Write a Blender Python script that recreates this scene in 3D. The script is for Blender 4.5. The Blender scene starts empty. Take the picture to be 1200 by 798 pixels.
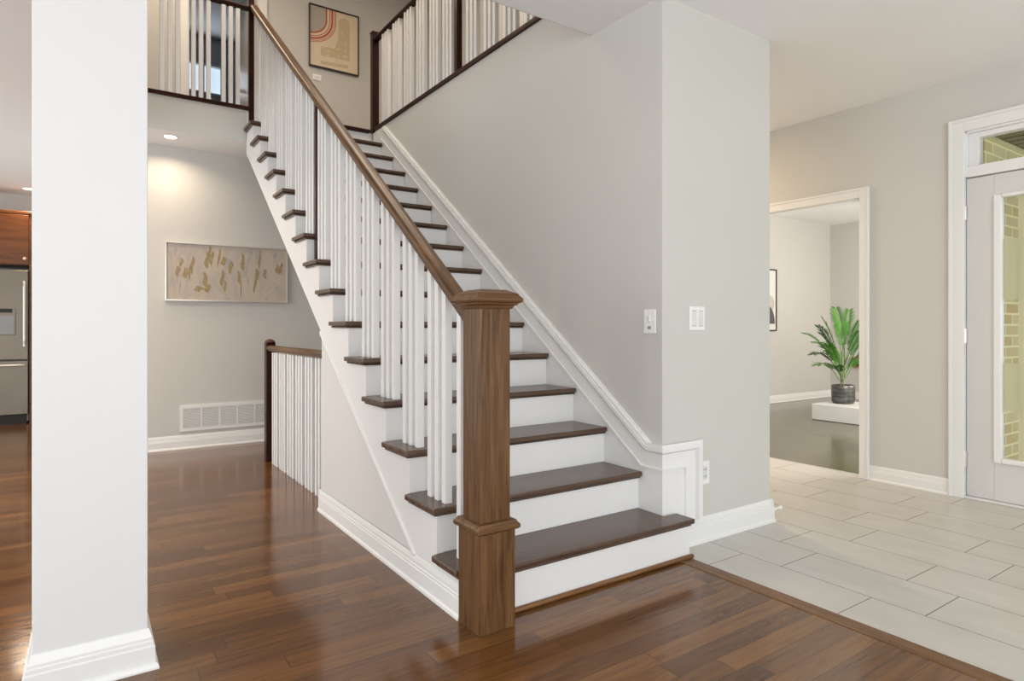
import bpy, bmesh, math, random
from mathutils import Vector, Matrix
C = bpy.context.scene.collection
SC = bpy.context.scene
PI = math.pi
R = math.radians
random.seed(7)

# ------------------------------------------------------------------ camera
cam = bpy.data.cameras.new('camera'); camo = bpy.data.objects.new('camera', cam); C.objects.link(camo)
camo.location = (-1.168, -2.0884, 1.1062)
camo.rotation_euler = (PI/2, 0, -0.5991)
cam.sensor_width = 36; cam.lens = 734.32/1200*36; cam.shift_y = -15.2/1200
cam.clip_start = 0.02; cam.clip_end = 200
SC.camera = camo

# ------------------------------------------------------------------ world, light, exposure
w = bpy.data.worlds.new('World'); SC.world = w; w.use_nodes = True
bg = w.node_tree.nodes['Background']
bg.inputs[0].default_value = (.96, .985, 1.0, 1); bg.inputs[1].default_value = 1.3
SC.view_settings.view_transform = 'Standard'; SC.view_settings.look = 'None'
SC.view_settings.gamma = 1; SC.view_settings.use_curve_mapping = False
SC.view_settings.exposure = 0.36

def area(name, loc, rot, sx, sy, power, col=(1, 1, 1), spread=180):
    l = bpy.data.lights.new(name, 'AREA'); l.shape = 'RECTANGLE'; l.size = sx; l.size_y = sy
    l.energy = power; l.color = col; l.spread = R(spread)
    o = bpy.data.objects.new(name, l); C.objects.link(o); o.location = loc; o.rotation_euler = rot
    return o
DAY = (0.94, 0.975, 1.0); WARM = (1.0, 0.80, 0.58); MILD = (1.0, 0.92, 0.82)
area('daylight_rear_window', (-0.8, -5.6, 1.45), (R(100), 0, 0), 4.6, 2.2, 78, DAY)
area('daylight_side_window', (-5.6, -0.5, 1.45), (R(98), 0, R(-90)), 3.6, 2.0, 60, DAY)
area('daylight_kitchen_window', (-5.6, 5.8, 1.5), (R(90), 0, R(-90)), 2.0, 1.4, 14, DAY)
area('family_room_window_and_fill', (7.4, -.06, 1.45), (R(90), 0, 0), 1.6, 1.7, 48, MILD)
area('family_room_window_and_fill', (4.9, -.06, 1.45), (R(90), 0, 0), 1.6, 1.7, 52, (1, .97, .93))  # extra fill beside the window light, added to brighten the plinth front
area('rear_ceiling_fill', (-.8, -4.6, .03), (R(180), 0, 0), 4.5, 1.6, 52, (1, .97, .93))  # upward fill behind the camera, added to brighten the ceiling
area('kitchen_ceiling_fill', (-3.8, 4.6, .03), (R(180), 0, 0), 1.6, 3.0, 42, (1, .95, .9))  # upward fill, added to lift the kitchen ceiling and soffit
area('upstairs_hall_fill', (0.4, 2.6, 5.44), (0, 0, 0), 1.4, 1.4, 36, (1.0, .86, .70))  # unseen overhead fill, added to light the upper floor
area('gallery_fill', (1.85, 2.4, 5.44), (0, 0, 0), .5, 1.6, 22, (1.0, .86, .70))  # unseen fill, added to brighten the wall behind the gallery balusters
area('upstairs_landing_fill', (-0.6, 4.6, 5.44), (0, 0, 0), 0.6, 0.6, 18, WARM)  # unseen fill, added to brighten the wall with the art print
area('daylight_bedroom_window', (0.3, 8.24, 4.85), (R(-90), 0, 0), 0.4, 0.4, 3.5, (0.8, 0.9, 1.0))
area('foyer_warm_fill', (2.85, 2.2, 2.70), (0, 0, 0), 0.3, 0.3, 36, (1.0, .75, .48))  # fill without a fixture, added for the warm tint on the tile

# ------------------------------------------------------------------ helpers
MATS = {}
class N:
    def __init__(s, name):
        m = bpy.data.materials.new(name); m.use_nodes = True; s.m = m; s.t = m.node_tree
        s.b = s.t.nodes['Principled BSDF']; MATS[name] = m
    def new(s, typ, **kw):
        n = s.t.nodes.new(typ)
        for k, v in kw.items(): setattr(n, k, v)
        return n
    def link(s, a, b): s.t.links.new(a, b)
    def setin(s, n, i, v):
        if hasattr(v, 'is_linked') or isinstance(v, bpy.types.NodeSocket): s.link(v, n.inputs[i])
        else: n.inputs[i].default_value = v
    def math(s, op, a, b=None, c=None):
        n = s.new('ShaderNodeMath', operation=op); s.setin(n, 0, a)
        if b is not None: s.setin(n, 1, b)
        if c is not None: s.setin(n, 2, c)
        return n.outputs[0]
    def comb(s, x, y, z):
        n = s.new('ShaderNodeCombineXYZ'); s.setin(n, 0, x); s.setin(n, 1, y); s.setin(n, 2, z); return n.outputs[0]
    def noise(s, vec, scale, detail=4, rough=.5, dist=0):
        n = s.new('ShaderNodeTexNoise'); s.link(vec, n.inputs['Vector'])
        n.inputs['Scale'].default_value = scale; n.inputs['Detail'].default_value = detail
        n.inputs['Roughness'].default_value = rough; n.inputs['Distortion'].default_value = dist
        return n.outputs[0]
    def white(s, vec):
        n = s.new('ShaderNodeTexWhiteNoise', noise_dimensions='3D'); s.link(vec, n.inputs['Vector']); return n.outputs
    def ramp(s, fac, stops):
        n = s.new('ShaderNodeValToRGB'); s.link(fac, n.inputs[0]); e = n.color_ramp.elements
        while len(e) < len(stops): e.new(.5)
        for i, (p, c) in enumerate(stops): e[i].position = p; e[i].color = (*c, 1)
        return n.outputs[0]
    def mix(s, fac, a, b, mode='MIX'):
        n = s.new('ShaderNodeMix', data_type='RGBA', blend_type=mode)
        s.setin(n, 0, fac)
        for i, v in ((6, a), (7, b)):
            if isinstance(v, tuple): n.inputs[i].default_value = (*v, 1)
            else: s.link(v, n.inputs[i])
        return n.outputs[2]
    def bump(s, h, strength, dist=.01):
        n = s.new('ShaderNodeBump'); s.link(h, n.inputs['Height']); n.inputs['Strength'].default_value = strength
        n.inputs['Distance'].default_value = dist; s.link(n.outputs[0], s.b.inputs['Normal'])
    def out(s, col, rough=.5, metal=0, spec=None):
        if isinstance(col, tuple): s.b.inputs['Base Color'].default_value = (*col, 1)
        else: s.link(col, s.b.inputs['Base Color'])
        s.setin(s.b, 'Roughness', rough); s.b.inputs['Metallic'].default_value = metal
        if spec is not None: s.b.inputs['Specular IOR Level'].default_value = spec
        return s.m
    def objco(s): return s.new('ShaderNodeTexCoord').outputs['Object']
    def pos(s): return s.new('ShaderNodeNewGeometry').outputs['Position']
    def sep(s, v):
        n = s.new('ShaderNodeSeparateXYZ'); s.link(v, n.inputs[0]); return n.outputs

def paint(name, col, rough=.6, bump=.03, scale=180):
    n = N(name); p = n.pos(); h = n.noise(p, scale, 2); v = n.noise(p, 1.3, 2)
    c = n.mix(v, tuple(x*.97 for x in col), tuple(min(1, x*1.03) for x in col))
    if bump: n.bump(h, bump, .002)
    return n.out(c, rough)
def plain(name, col, rough=.5, metal=0, var=.06, scale=30):
    n = N(name); v = n.noise(n.objco(), scale, 3)
    return n.out(n.mix(v, tuple(x*(1-var) for x in col), tuple(min(1, x*(1+var)) for x in col)), rough, metal)
def wood(name, axis, dark, mid, light, rough=.35, scale=1.0, spec=.32):
    n = N(name); co = n.objco(); rnd = n.new('ShaderNodeObjectInfo').outputs['Random']
    mp = n.new('ShaderNodeMapping'); n.link(co, mp.inputs[0])
    s = [34*scale]*3; s['XYZ'.index(axis)] = 2.2*scale; mp.inputs['Scale'].default_value = s
    off = n.comb(n.math('MULTIPLY', rnd, 31.), n.math('MULTIPLY', rnd, 17.), n.math('MULTIPLY', rnd, 23.))
    ad = n.new('ShaderNodeVectorMath', operation='ADD'); n.link(mp.outputs[0], ad.inputs[0]); n.link(off, ad.inputs[1])
    a = n.noise(ad.outputs[0], 1.0, 6, .62, 1.2)
    mp2 = n.new('ShaderNodeMapping'); n.link(co, mp2.inputs[0])
    s2 = [220*scale]*3; s2['XYZ'.index(axis)] = 7*scale; mp2.inputs['Scale'].default_value = s2
    b = n.noise(mp2.outputs[0], 1.0, 3, .6)
    c = n.ramp(a, [(.25, dark), (.5, mid), (.78, light)])
    c = n.mix(n.math('MULTIPLY', n.math('GREATER_THAN', b, .58), .35), c, dark)
    n.bump(b, .12, .002)
    return n.out(c, rough, 0, spec)

def floor_planks(name, w, L, dark, mids, rough, yoff=0.415):
    n = N(name); X, Y, Z = n.sep(n.pos())
    yy = n.math('DIVIDE', n.math('SUBTRACT', Y, yoff), w); row = n.math('FLOOR', yy)
    rr = n.white(n.comb(row, 3.7, 1.1))[0]
    ln = n.math('MULTIPLY_ADD', n.white(n.comb(row, 9.1, 4.))[0], .35*L, .8*L)
    xx = n.math('ADD', n.math('DIVIDE', X, ln), n.math('MULTIPLY', rr, 9.)); col = n.math('FLOOR', xx)
    idv = n.white(n.comb(row, col, .5)); tone = idv[0]
    base = n.ramp(tone, mids)
    gv = n.comb(n.math('MULTIPLY_ADD', tone, 40., n.math('MULTIPLY', X, 2.0)), n.math('MULTIPLY', Y, 26.), n.math('MULTIPLY', tone, 13.))
    g = n.noise(gv, 1.0, 6, .62, 1.6)
    gv2 = n.comb(n.math('MULTIPLY', X, 9.), n.math('MULTIPLY', Y, 260.), tone)
    g2 = n.noise(gv2, 1.0, 3, .6)
    gm = n.ramp(g, [(.28, (.56, .52, .50)), (.5, (.94, .94, .94)), (.72, (1.22, 1.2, 1.18))])
    c = n.mix(1.0, base, gm, 'MULTIPLY')
    c = n.mix(n.math('MULTIPLY', n.math('GREATER_THAN', g2, .62), .10), c, dark)
    fy = n.math('FRACT', yy); fx = n.math('MULTIPLY', n.math('FRACT', xx), ln)
    seam = n.math('MAXIMUM', n.math('LESS_THAN', fy, .016), n.math('LESS_THAN', fx, .0022))
    c = n.mix(n.math('MULTIPLY', seam, .9), c, tuple(x*.3 for x in dark))
    h = n.math('SUBTRACT', n.math('MULTIPLY', g2, .25), seam)
    n.bump(h, .06, .002)
    wv = n.noise(n.comb(X, Y, 0.), 3.0, 2)
    rg = n.math('ADD', n.math('MULTIPLY_ADD', g2, .08, rough), n.math('MULTIPLY', wv, .05))
    return n.out(c, rg, 0, .55)

def tiles(name):
    n = N(name); X, Y, Z = n.sep(n.pos())
    xx = n.math('DIVIDE', n.math('SUBTRACT', X, 1.191), .3045); row = n.math('FLOOR', xx)
    par = n.math('MODULO', n.math('ADD', row, 40.), 2.)
    yy = n.math('DIVIDE', n.math('SUBTRACT', n.math('MULTIPLY_ADD', par, .2, Y), -.195), .605); col = n.math('FLOOR', yy)
    tone = n.white(n.comb(row, col, 2.5))[0]
    nz = n.noise(n.comb(n.math('MULTIPLY', X, 9.), n.math('MULTIPLY', Y, 3.), tone), 1.0, 5, .6, .5)
    c = n.ramp(nz, [(.3, (.50, .485, .45)), (.7, (.585, .57, .535))])
    c = n.mix(n.math('MULTIPLY', tone, .35), c, (.53, .51, .465))
    fx = n.math('FRACT', xx); fy = n.math('FRACT', yy)
    g = n.math('MAXIMUM', n.math('LESS_THAN', fx, .0125), n.math('LESS_THAN', fy, .0066))
    c = n.mix(g, c, (.13, .12, .10))
    n.bump(n.math('SUBTRACT', 1., g), .3, .002)
    return n.out(c, n.math('MULTIPLY_ADD', g, .4, .30))

def bricks(name):
    n = N(name); X, Y, Z = n.sep(n.pos()); p = n.comb(n.math('ADD', X, Y), Z, 0.)
    b = n.new('ShaderNodeTexBrick'); n.link(p, b.inputs['Vector'])
    b.inputs['Color1'].default_value = (.60, .46, .22, 1); b.inputs['Color2'].default_value = (.70, .62, .40, 1)
    b.inputs['Mortar'].default_value = (.86, .82, .55, 1); b.inputs['Scale'].default_value = 1
    b.inputs['Brick Width'].default_value = .23; b.inputs['Row Height'].default_value = .075; b.inputs['Mortar Size'].default_value = .007
    n.bump(b.outputs['Fac'], -.5, .005)
    return n.out(b.outputs['Color'], .85)

WALL = (.590, .580, .550)
paint('wall_paint', WALL, .62)
paint('column_paint', (.735, .74, .74), .5)
paint('ceiling_paint', (.86, .86, .86), .8, .05, 120)
paint('panel_paint', (.70, .69, .67), .5)
paint('trim_white', (.80, .80, .79), .32, 0)
paint('stair_white', (.79, .79, .785), .35, 0)
paint('bedroom_paint', (.42, .45, .50), .6)
paint('door_white', (.66, .65, .635), .38, 0)
WD, WM, WL = (.036, .015, .005), (.120, .057, .021), (.215, .112, .047)
for a in 'XYZ': wood('stained_oak_'+a.lower(), a, WD, WM, WL, .34)
DD, DM, DL = (.010, .003, .002), (.030, .008, .005), (.055, .018, .010)
for a in 'XYZ': wood('dark_mahogany_'+a.lower(), a, DD, DM, DL, .28, 1.0, .2)
TD, TM, TL = (.040, .020, .010), (.085, .046, .026), (.135, .080, .050)
wood('honey_oak_x', 'X', (.07, .028, .010), (.20, .095, .036), (.30, .155, .065), .34)
wood('honey_oak_y', 'Y', (.07, .028, .010), (.17, .080, .030), (.24, .125, .052), .34)
wood('tread_oak', 'X', TD, TM, TL, .27, 1.0, .62)
wood('cherry_cabinet', 'X', (.055, .015, .004), (.13, .042, .010), (.20, .072, .018), .3, .4)
floor_planks('hardwood', .083, 1.0, (.045, .018, .008),
             [(0, (.098, .038, .0105)), (.35, (.133, .054, .0145)), (.7, (.160, .068, .0185)), (1, (.205, .090, .026))], .085)
floor_planks('hardwood_dark', .083, 1.0, (.02, .014, .008),
             [(0, (.10, .085, .045)), (.5, (.12, .105, .055)), (1, (.14, .12, .065))], .10)
tiles('foyer_tile')
bricks('brick')
plain('steel', (.165, .142, .115), .38, 1.0, .1, 4)
plain('satin_nickel', (.62, .61, .59), .3, 1.0)
plain('brass_knob', (.75, .62, .42), .3, 1.0)
plain('black_plastic', (.010, .010, .010), .6)
plain('grey_plastic', (.25, .25, .25), .4)
plain('white_plastic', (.83, .83, .81), .3)
plain('off_white_plastic', (.70, .70, .69), .35)
plain('silver_frame', (.70, .67, .62), .28, .6)
plain('black_frame', (.018, .010, .009), .35)
plain('copper_edge', (.45, .20, .10), .3, .8)
plain('grille_white', (.72, .72, .70), .4)
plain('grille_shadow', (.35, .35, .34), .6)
n = N('gold_paint'); X, Y, Z = n.sep(n.objco())
v = n.noise(n.comb(n.math('MULTIPLY', X, 90.), 0., n.math('MULTIPLY', Z, 28.)), 1.0, 4, .65, .5)
n.link(n.ramp(v, [(.32, (0, 0, 0)), (.58, (.85, .85, .85))]), n.b.inputs['Alpha'])
n.out(n.ramp(v, [(.4, (.47, .37, .20)), (.7, (.42, .30, .11))]), .45)
plain('grey_stroke', (.36, .34, .33), .55, 0, .2, 25)
plain('print_paper', (.72, .60, .43), .6, 0, .03)
plain('print_grey', (.42, .38, .33), .6)
plain('print_red', (.46, .085, .035), .6)
plain('print_tan', (.58, .455, .285), .6, 0, .1)
plain('print_light', (.66, .54, .37), .6)
plain('paper_white', (.74, .74, .70), .6)
plain('ink_grey', (.10, .10, .105), .6)
plain('ink_sand', (.55, .52, .45), .6)
plain('plinth_white', (.78, .77, .75), .4, 0, .04, 5)
plain('lawn', (.36, .40, .13), .9, 0, .2, 6)
plain('porch_stone', (.50, .46, .34), .8)
plain('porch_ceiling', (.17, .16, .07), .6)
plain('soffit_trim', (.72, .66, .40), .5)
plain('leaf_dark', (.026, .11, .013), .45, 0, .3, 20)
plain('leaf_light', (.085, .27, .022), .45, 0, .25, 20)
plain('stem_green', (.20, .24, .08), .5)
plain('soil', (.03, .02, .015), .9)
n = N('pot_metal'); X, Y, Z = n.sep(n.objco())
v = n.noise(n.comb(n.math('MULTIPLY', X, 6.), n.math('MULTIPLY', Y, 6.), n.math('MULTIPLY', Z, 30.)), 1.0, 4)
n.out(n.ramp(v, [(.35, (.05, .05, .048)), (.65, (.17, .165, .155))]), .32, .5)
n = N('canvas_abstract'); X, Y, Z = n.sep(n.objco())
v = n.noise(n.comb(n.math('MULTIPLY', X, 9.), 0., n.math('MULTIPLY', Z, 4.)), 1.0, 5, .6, .8)
n.out(n.ramp(v, [(.28, (.34, .31, .30)), (.45, (.46, .41, .36)), (.6, (.53, .46, .37)), (.75, (.42, .38, .36))]), .7)
def emit(name, col, s):
    n = N(name); n.b.inputs['Base Color'].default_value = (*col, 1)
    n.b.inputs['Emission Color'].default_value = (*col, 1); n.b.inputs['Emission Strength'].default_value = s
emit('lamp_glow', (1.0, .93, .80), 5.0)
emit('window_sky', (.74, .88, 1.0), .6)
n = N('clear_glass'); tb = n.new('ShaderNodeBsdfTransparent'); tb.inputs[0].default_value = (.97, .98, .96, 1)
gl = n.new('ShaderNodeBsdfGlossy'); gl.inputs['Roughness'].default_value = .03
mx = n.new('ShaderNodeMixShader'); fr = n.new('ShaderNodeFresnel'); fr.inputs[0].default_value = 1.45
n.link(n.math('MINIMUM', n.math('MULTIPLY', fr.outputs[0], .8), .5), mx.inputs[0]); n.link(tb.outputs[0], mx.inputs[1]); n.link(gl.outputs[0], mx.inputs[2])
n.link(mx.outputs[0], n.t.nodes['Material Output'].inputs[0])
n = N('frosted_glass'); d_ = n.new('ShaderNodeBsdfTranslucent'); d_.inputs[0].default_value = (.88, .86, .68, 1)
g_ = n.new('ShaderNodeBsdfTransparent'); g_.inputs[0].default_value = (.95, .93, .82, 1)
f_ = n.new('ShaderNodeBsdfDiffuse'); f_.inputs[0].default_value = (.76, .75, .62, 1)
m1 = n.new('ShaderNodeMixShader'); m1.inputs[0].default_value = .22; n.link(d_.outputs[0], m1.inputs[1]); n.link(g_.outputs[0], m1.inputs[2])
m2 = n.new('ShaderNodeMixShader'); m2.inputs[0].default_value = .3; n.link(m1.outputs[0], m2.inputs[1]); n.link(f_.outputs[0], m2.inputs[2])
n.link(m2.outputs[0], n.t.nodes['Material Output'].inputs[0])
M = MATS

def box(bm, x0, x1, y0, y1, z0, z1):
    v = [bm.verts.new((x, y, z)) for x in (x0, x1) for y in (y0, y1) for z in (z0, z1)]
    for f in ((0, 1, 3, 2), (4, 6, 7, 5), (0, 4, 5, 1), (2, 3, 7, 6), (0, 2, 6, 4), (1, 5, 7, 3)):
        bm.faces.new([v[i] for i in f])
def prism(bm, pts, axis, a0, a1):
    """polygon pts in the plane across axis, extruded from a0 to a1"""
    def P(p, a): return {'x': (a, p[0], p[1]), 'y': (p[0], a, p[1]), 'z': (p[0], p[1], a)}[axis]
    A = [bm.verts.new(P(p, a0)) for p in pts]; B = [bm.verts.new(P(p, a1)) for p in pts]; k = len(pts)
    bm.faces.new(A); bm.faces.new(B[::-1])
    for i in range(k): bm.faces.new((A[i], B[i], B[(i+1) % k], A[(i+1) % k]))
def tube(bm, pts, r, seg=8):
    pts = [Vector(p) for p in pts]; rings = []
    for i, p in enumerate(pts):
        t = (pts[min(i+1, len(pts)-1)]-pts[max(i-1, 0)]).normalized()
        u = t.cross(Vector((0, 0, 1)) if abs(t.z) < .95 else Vector((1, 0, 0))).normalized(); q = t.cross(u)
        rr = r[i] if isinstance(r, (list, tuple)) else r
        rings.append([bm.verts.new(p+rr*(math.cos(2*PI*k/seg)*u+math.sin(2*PI*k/seg)*q)) for k in range(seg)])
    for a, b in zip(rings, rings[1:]):
        for k in range(seg): bm.faces.new((a[k], a[(k+1) % seg], b[(k+1) % seg], b[k]))
    bm.faces.new(rings[0][::-1]); bm.faces.new(rings[-1])
def lathe(bm, prof, c, axis='z', seg=28):
    rings = []
    for r, h in prof:
        ring = []
        for k in range(seg):
            a = 2*PI*k/seg; u, v = r*math.cos(a), r*math.sin(a)
            ring.append(bm.verts.new({'z': (c[0]+u, c[1]+v, c[2]+h), 'y': (c[0]+u, c[1]+h, c[2]+v), 'x': (c[0]+h, c[1]+u, c[2]+v)}[axis]))
        rings.append(ring)
    for a, b in zip(rings, rings[1:]):
        for k in range(seg): bm.faces.new((a[k], a[(k+1) % seg], b[(k+1) % seg], b[k]))
    bm.faces.new(rings[0][::-1]); bm.faces.new(rings[-1])
def wloc(o):
    v = Vector((0, 0, 0))
    while o: v += o.location; o = o.parent
    return v
def obj(name, bm, mat, parent=None, bevel=0, seg=2, origin=None, smooth=False):
    bmesh.ops.recalc_face_normals(bm, faces=bm.faces)
    me = bpy.data.meshes.new(name)
    off = wloc(parent) if parent else Vector((0, 0, 0))
    org = Vector(origin) if origin is not None else off
    for v in bm.verts: v.co -= org
    bm.to_mesh(me); bm.free()
    o = bpy.data.objects.new(name, me); C.objects.link(o); me.materials.append(M[mat] if isinstance(mat, str) else mat)
    if parent: o.parent = parent
    o.location = org-off if parent else (org if origin is not None else (0, 0, 0))
    if bevel:
        b = o.modifiers.new('bevel', 'BEVEL'); b.width = bevel; b.segments = seg; b.limit_method = 'ANGLE'; b.angle_limit = R(40)
    if smooth or bevel:
        for p in me.polygons: p.use_smooth = True
        if bevel:
            wn = o.modifiers.new('normals', 'WEIGHTED_NORMAL'); wn.keep_sharp = True
    return o
def BM(): return bmesh.new()
def boxes(name, bl, mat, parent=None, bevel=0, **k):
    bm = BM()
    for b in bl: box(bm, *b)
    return obj(name, bm, mat, parent, bevel, **k)
def tag(o, label, cat, group=None):
    o['label'] = label; o['category'] = cat
    if group: o['group'] = group
    return o
def thing(name, label, cat, loc, group=None):
    o = bpy.data.objects.new(name, None); C.objects.link(o); o.location = loc; o.empty_display_size = .05
    return tag(o, label, cat, group)
def struct(o): o['kind'] = 'structure'; return o
def wbox(name, bl, mat, parent=None, bevel=0, **k):
    o = boxes(name, bl, mat, parent, bevel, **k)
    return o if parent else struct(o)
def copy_child(src, parent, delta):
    c = src.copy(); C.objects.link(c); c.parent = parent; c.location = src.location+Vector(delta); return c
def copy_tree(root, loc, label, group=None):
    r = root.copy(); C.objects.link(r); r.location = loc; r['label'] = label
    if group: r['group'] = group
    for ch in list(root.children):
        c = ch.copy(); C.objects.link(c); c.parent = r
        for g in list(ch.children):
            d = g.copy(); C.objects.link(d); d.parent = c
    return r

# ------------------------------------------------------------------ setting
H = 2.74; UP = 3.04; UC = 5.48
XD = 3.554; XW = 1.175; YE = .036; YB = 4.319; YF = 3.792; YO = .5535; YH = 5.3; YK = 7.7
# hardwood around the basement stairwell opening
wbox('floor_hardwood', [(-6, 1.155, -6, 1.74, -.2, 0), (-6, .15, 1.74, YK, -.2, 0), (.15, 1.155, 3.42, YK, -.2, 0)], 'hardwood')
wbox('floor_foyer', [(1.232, 3.66, -6, YB+.5, -.2, 0)], 'foyer_tile')
wbox('trim_1', [(1.155, 1.232, -6, -.103, -.2, .003)], 'honey_oak_y', bevel=.002)
wbox('floor_family_room', [(3.66, 8.95, -.12, 3.45, -.2, -.002)], 'hardwood_dark')
wbox('floor_basement', [(-.05, 1.3, 1.6, 3.5, -2.7, -2.6)], 'hardwood')
wbox('wall_basement', [(.07, .15, 1.7, 3.5, -2.6, -.2), (.15, 1.155, 1.66, 1.74, -2.6, -.2), (.15, 1.155, 3.42, 3.5, -2.6, -.2), (1.155, 1.235, 1.66, 3.5, -2.6, -.2)], 'wall_paint')
wbox('ceiling', [(-6, XD+.11, -6, YO, H, UP-.02), (-6, -1.0, YO, YF, H, UP-.02), (-6, XW+.001, YF, YK+.6, H, UP-.02), (XW+.001, XD+.11, YO, YK+.6, H, UP-.02)], 'ceiling_paint')
# painted faces of the upper floor edge around the stair opening
wbox('wall_fascia', [(-1.0, .012, YF-.006, YF-.0005, H+.0005, UP-.023), (-1.0, XW, YO+.0005, YO+.006, H+.0005, UP-.023), (-1.0+.0005, -1.0+.006, YO+.006, YF-.006, H+.0005, UP-.023)], 'wall_paint')
wbox('wall_stair', [(XW, 2.063, YE, YB, 0, H), (XW-.0005, XW+.02, YO+.006, YF-.01, H, UP-.024)], 'wall_paint')
wbox('wall_back', [(-1.1, XW, YB, YB+.12, 0, H)], 'wall_paint')
wbox('wall_kitchen', [(-6, -1.0, YK, YK+.12, 0, H), (-1.1, -1.0, YB+.12, YK, 0, H)], 'wall_paint')
wbox('wall_passage', [(2.063, XD, YB, YB+.12, 0, H)], 'wall_paint')
wbox('wall_foyer', [(XD, XD+.11, -6, -1.34, 0, H), (XD, XD+.11, -1.34, -.35, 2.39, H), (XD, XD+.11, -.35, .278, 0, H),
                    (XD, XD+.11, .278, 1.25, 2.06, H), (XD, XD+.11, 1.25, YB+.12, 0, H)], 'wall_paint')
wbox('wall_family_back', [(XD+.11, 8.83, 3.33, 3.45, 0, H)], 'wall_paint')
wbox('wall_family_right', [(8.71, 8.83, -.12, 3.33, 0, H)], 'wall_paint')
wbox('ceiling_family_room', [(XD+.11, 8.83, -.12, 3.45, H, H+.1)], 'ceiling_paint')
wbox('wall_family_front', [(XD+.11, 8.71, -.20, -.12, 0, H)], 'wall_paint')
# upstairs
DX0, DX1 = -.262, .448
wbox('wall_upstairs', [(-4, DX0, YH, YH+.11, UP-.02, UC), (DX1, 3.0, YH, YH+.11, UP-.02, UC), (DX0, DX1, YH, YH+.11, 5.08, UC)], 'wall_paint')
wbox('wall_gallery', [(2.45, 2.56, -2, YH, UP-.02, UC)], 'wall_paint')
wbox('wall_upstairs_left', [(-4.1, -4, YO, YH, UP-.02, UC)], 'wall_paint')
wbox('ceiling_upstairs', [(-4.1, 3.0, -2, 8.42, UC, UC+.1)], 'ceiling_paint')
wbox('wall_upstairs_front', [(-4.1, 2.56, -2.1, -2, UP-.02, UC)], 'wall_paint')
wbox('floor_upstairs', [(-4, -1.03, YO, YF, UP-.02, UP), (-4, .10, YF+.02, 8.3, UP-.02, UP), (.10, XW+.03, YF+.03, 8.3, UP-.02, UP), (XW+.03, 2.45, -2, 8.3, UP-.02, UP)], 'hardwood')
wbox('wall_bedroom', [(-1.6, .08, 8.3, 8.42, UP, UC), (.56, 2.2, 8.3, 8.42, UP, UC), (.08, .56, 8.3, 8.42, UP, 4.64), (.08, .56, 8.3, 8.42, 5.06, UC),
                      (-1.7, -1.6, YH+.11, 8.42, UP, UC), (2.2, 2.3, YH+.11, 8.42, UP, UC)], 'bedroom_paint')
wn = wbox('window_2', [(.06, .09, 8.285, 8.36, 4.62, 5.08), (.55, .58, 8.285, 8.36, 4.62, 5.08), (.09, .55, 8.285, 8.36, 4.62, 4.65), (.09, .55, 8.285, 8.36, 5.05, 5.08), (.30, .325, 8.29, 8.36, 4.65, 5.05)], 'trim_white')
boxes('window_pane', [(.09, .55, 8.36, 8.37, 4.65, 5.05)], 'window_sky', wn)
d2 = wbox('door_2', [(DX1-.05, DX1-.012, YH+.12, YH+.85, UP+.012, 5.05)], 'trim_white', bevel=.004)
boxes('door_knob', [(DX1-.085, DX1-.05, YH+.76, YH+.80, UP+.93, UP+.97)], 'satin_nickel', d2, bevel=.008)
wbox('trim_2', [(DX0-.075, DX0, YH-.016, YH, UP, 5.155), (DX1, DX1+.085, YH-.016, YH, UP, 5.155), (DX0, DX1, YH-.016, YH, 5.08, 5.155),
                (DX0-.001, DX0+.012, YH, YH+.11, UP, 5.08), (DX1-.012, DX1+.001, YH, YH+.11, UP, 5.08)], 'trim_white', bevel=.003)

# baseboards
def baseboard(name, p0, p1, nrm, h, d=.024, mat='trim_white', prof=None):
    prof = prof or [(0, 0), (1, 0), (.95, .09), (.68, .15), (.64, .16), (.62, .60), (.50, .63), (.50, .70), (.38, .73), (.36, .84), (.14, .985), (0, 1)]
    bm = BM(); p0 = Vector((*p0, 0)); p1 = Vector((*p1, 0)); nv = Vector((*nrm, 0))
    A = [bm.verts.new(p0+nv*(a*d)+Vector((0, 0, b*h))) for a, b in prof]
    B = [bm.verts.new(p1+nv*(a*d)+Vector((0, 0, b*h))) for a, b in prof]
    bm.faces.new(A); bm.faces.new(B[::-1]); k = len(prof)
    for i in range(k): bm.faces.new((A[i], B[i], B[(i+1) % k], A[(i+1) % k]))
    return struct(obj(name, bm, mat))
baseboard('baseboard_back', (-1.1, YB), (XW, YB), (0, -1), .126)
baseboard('baseboard_stair_wall', (1.236, YE), (2.087, YE), (0, -1), .127)
baseboard('baseboard_passage', (2.063, YE-.02), (2.063, YB), (1, 0), .127)
baseboard('baseboard_foyer', (XD, -.305), (XD, .208), (-1, 0), .107, .018)
baseboard('baseboard_foyer_rear', (XD, 1.33), (XD, YB), (-1, 0), .107, .018)
baseboard('baseboard_foyer_front', (XD, -6), (XD, -1.40), (-1, 0), .107, .018)
baseboard('baseboard_family_back', (XD+.11, 3.33), (8.71, 3.33), (0, -1), .11, .018)
baseboard('baseboard_family_right', (8.71, -.12), (8.71, 3.33), (-1, 0), .11, .018)
baseboard('baseboard_upstairs', (DX1+.085, YH), (2.45, YH), (0, -1), .11, .018)

# doorway casing to the family room
def cas(bl): return [(XD-.018, XD, *b) for b in bl]
wbox('trim_3', [(XD-.018, XD, .208, .278, 0, 2.132), (XD-.018, XD, .278, 1.25, 2.06, 2.132), (XD-.018, XD, 1.25, 1.32, 0, 2.132),
                (XD-.024, XD-.018, .208, .226, 0, 2.132), (XD-.024, XD-.018, .226, 1.302, 2.114, 2.132),
                (XD-.001, XD+.111, .266, .279, 0, 2.06), (XD-.001, XD+.111, .279, 1.25, 2.048, 2.061), (XD-.001, XD+.111, 1.2375, 1.2504, 0, 2.0475)], 'trim_white', bevel=.003)
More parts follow.
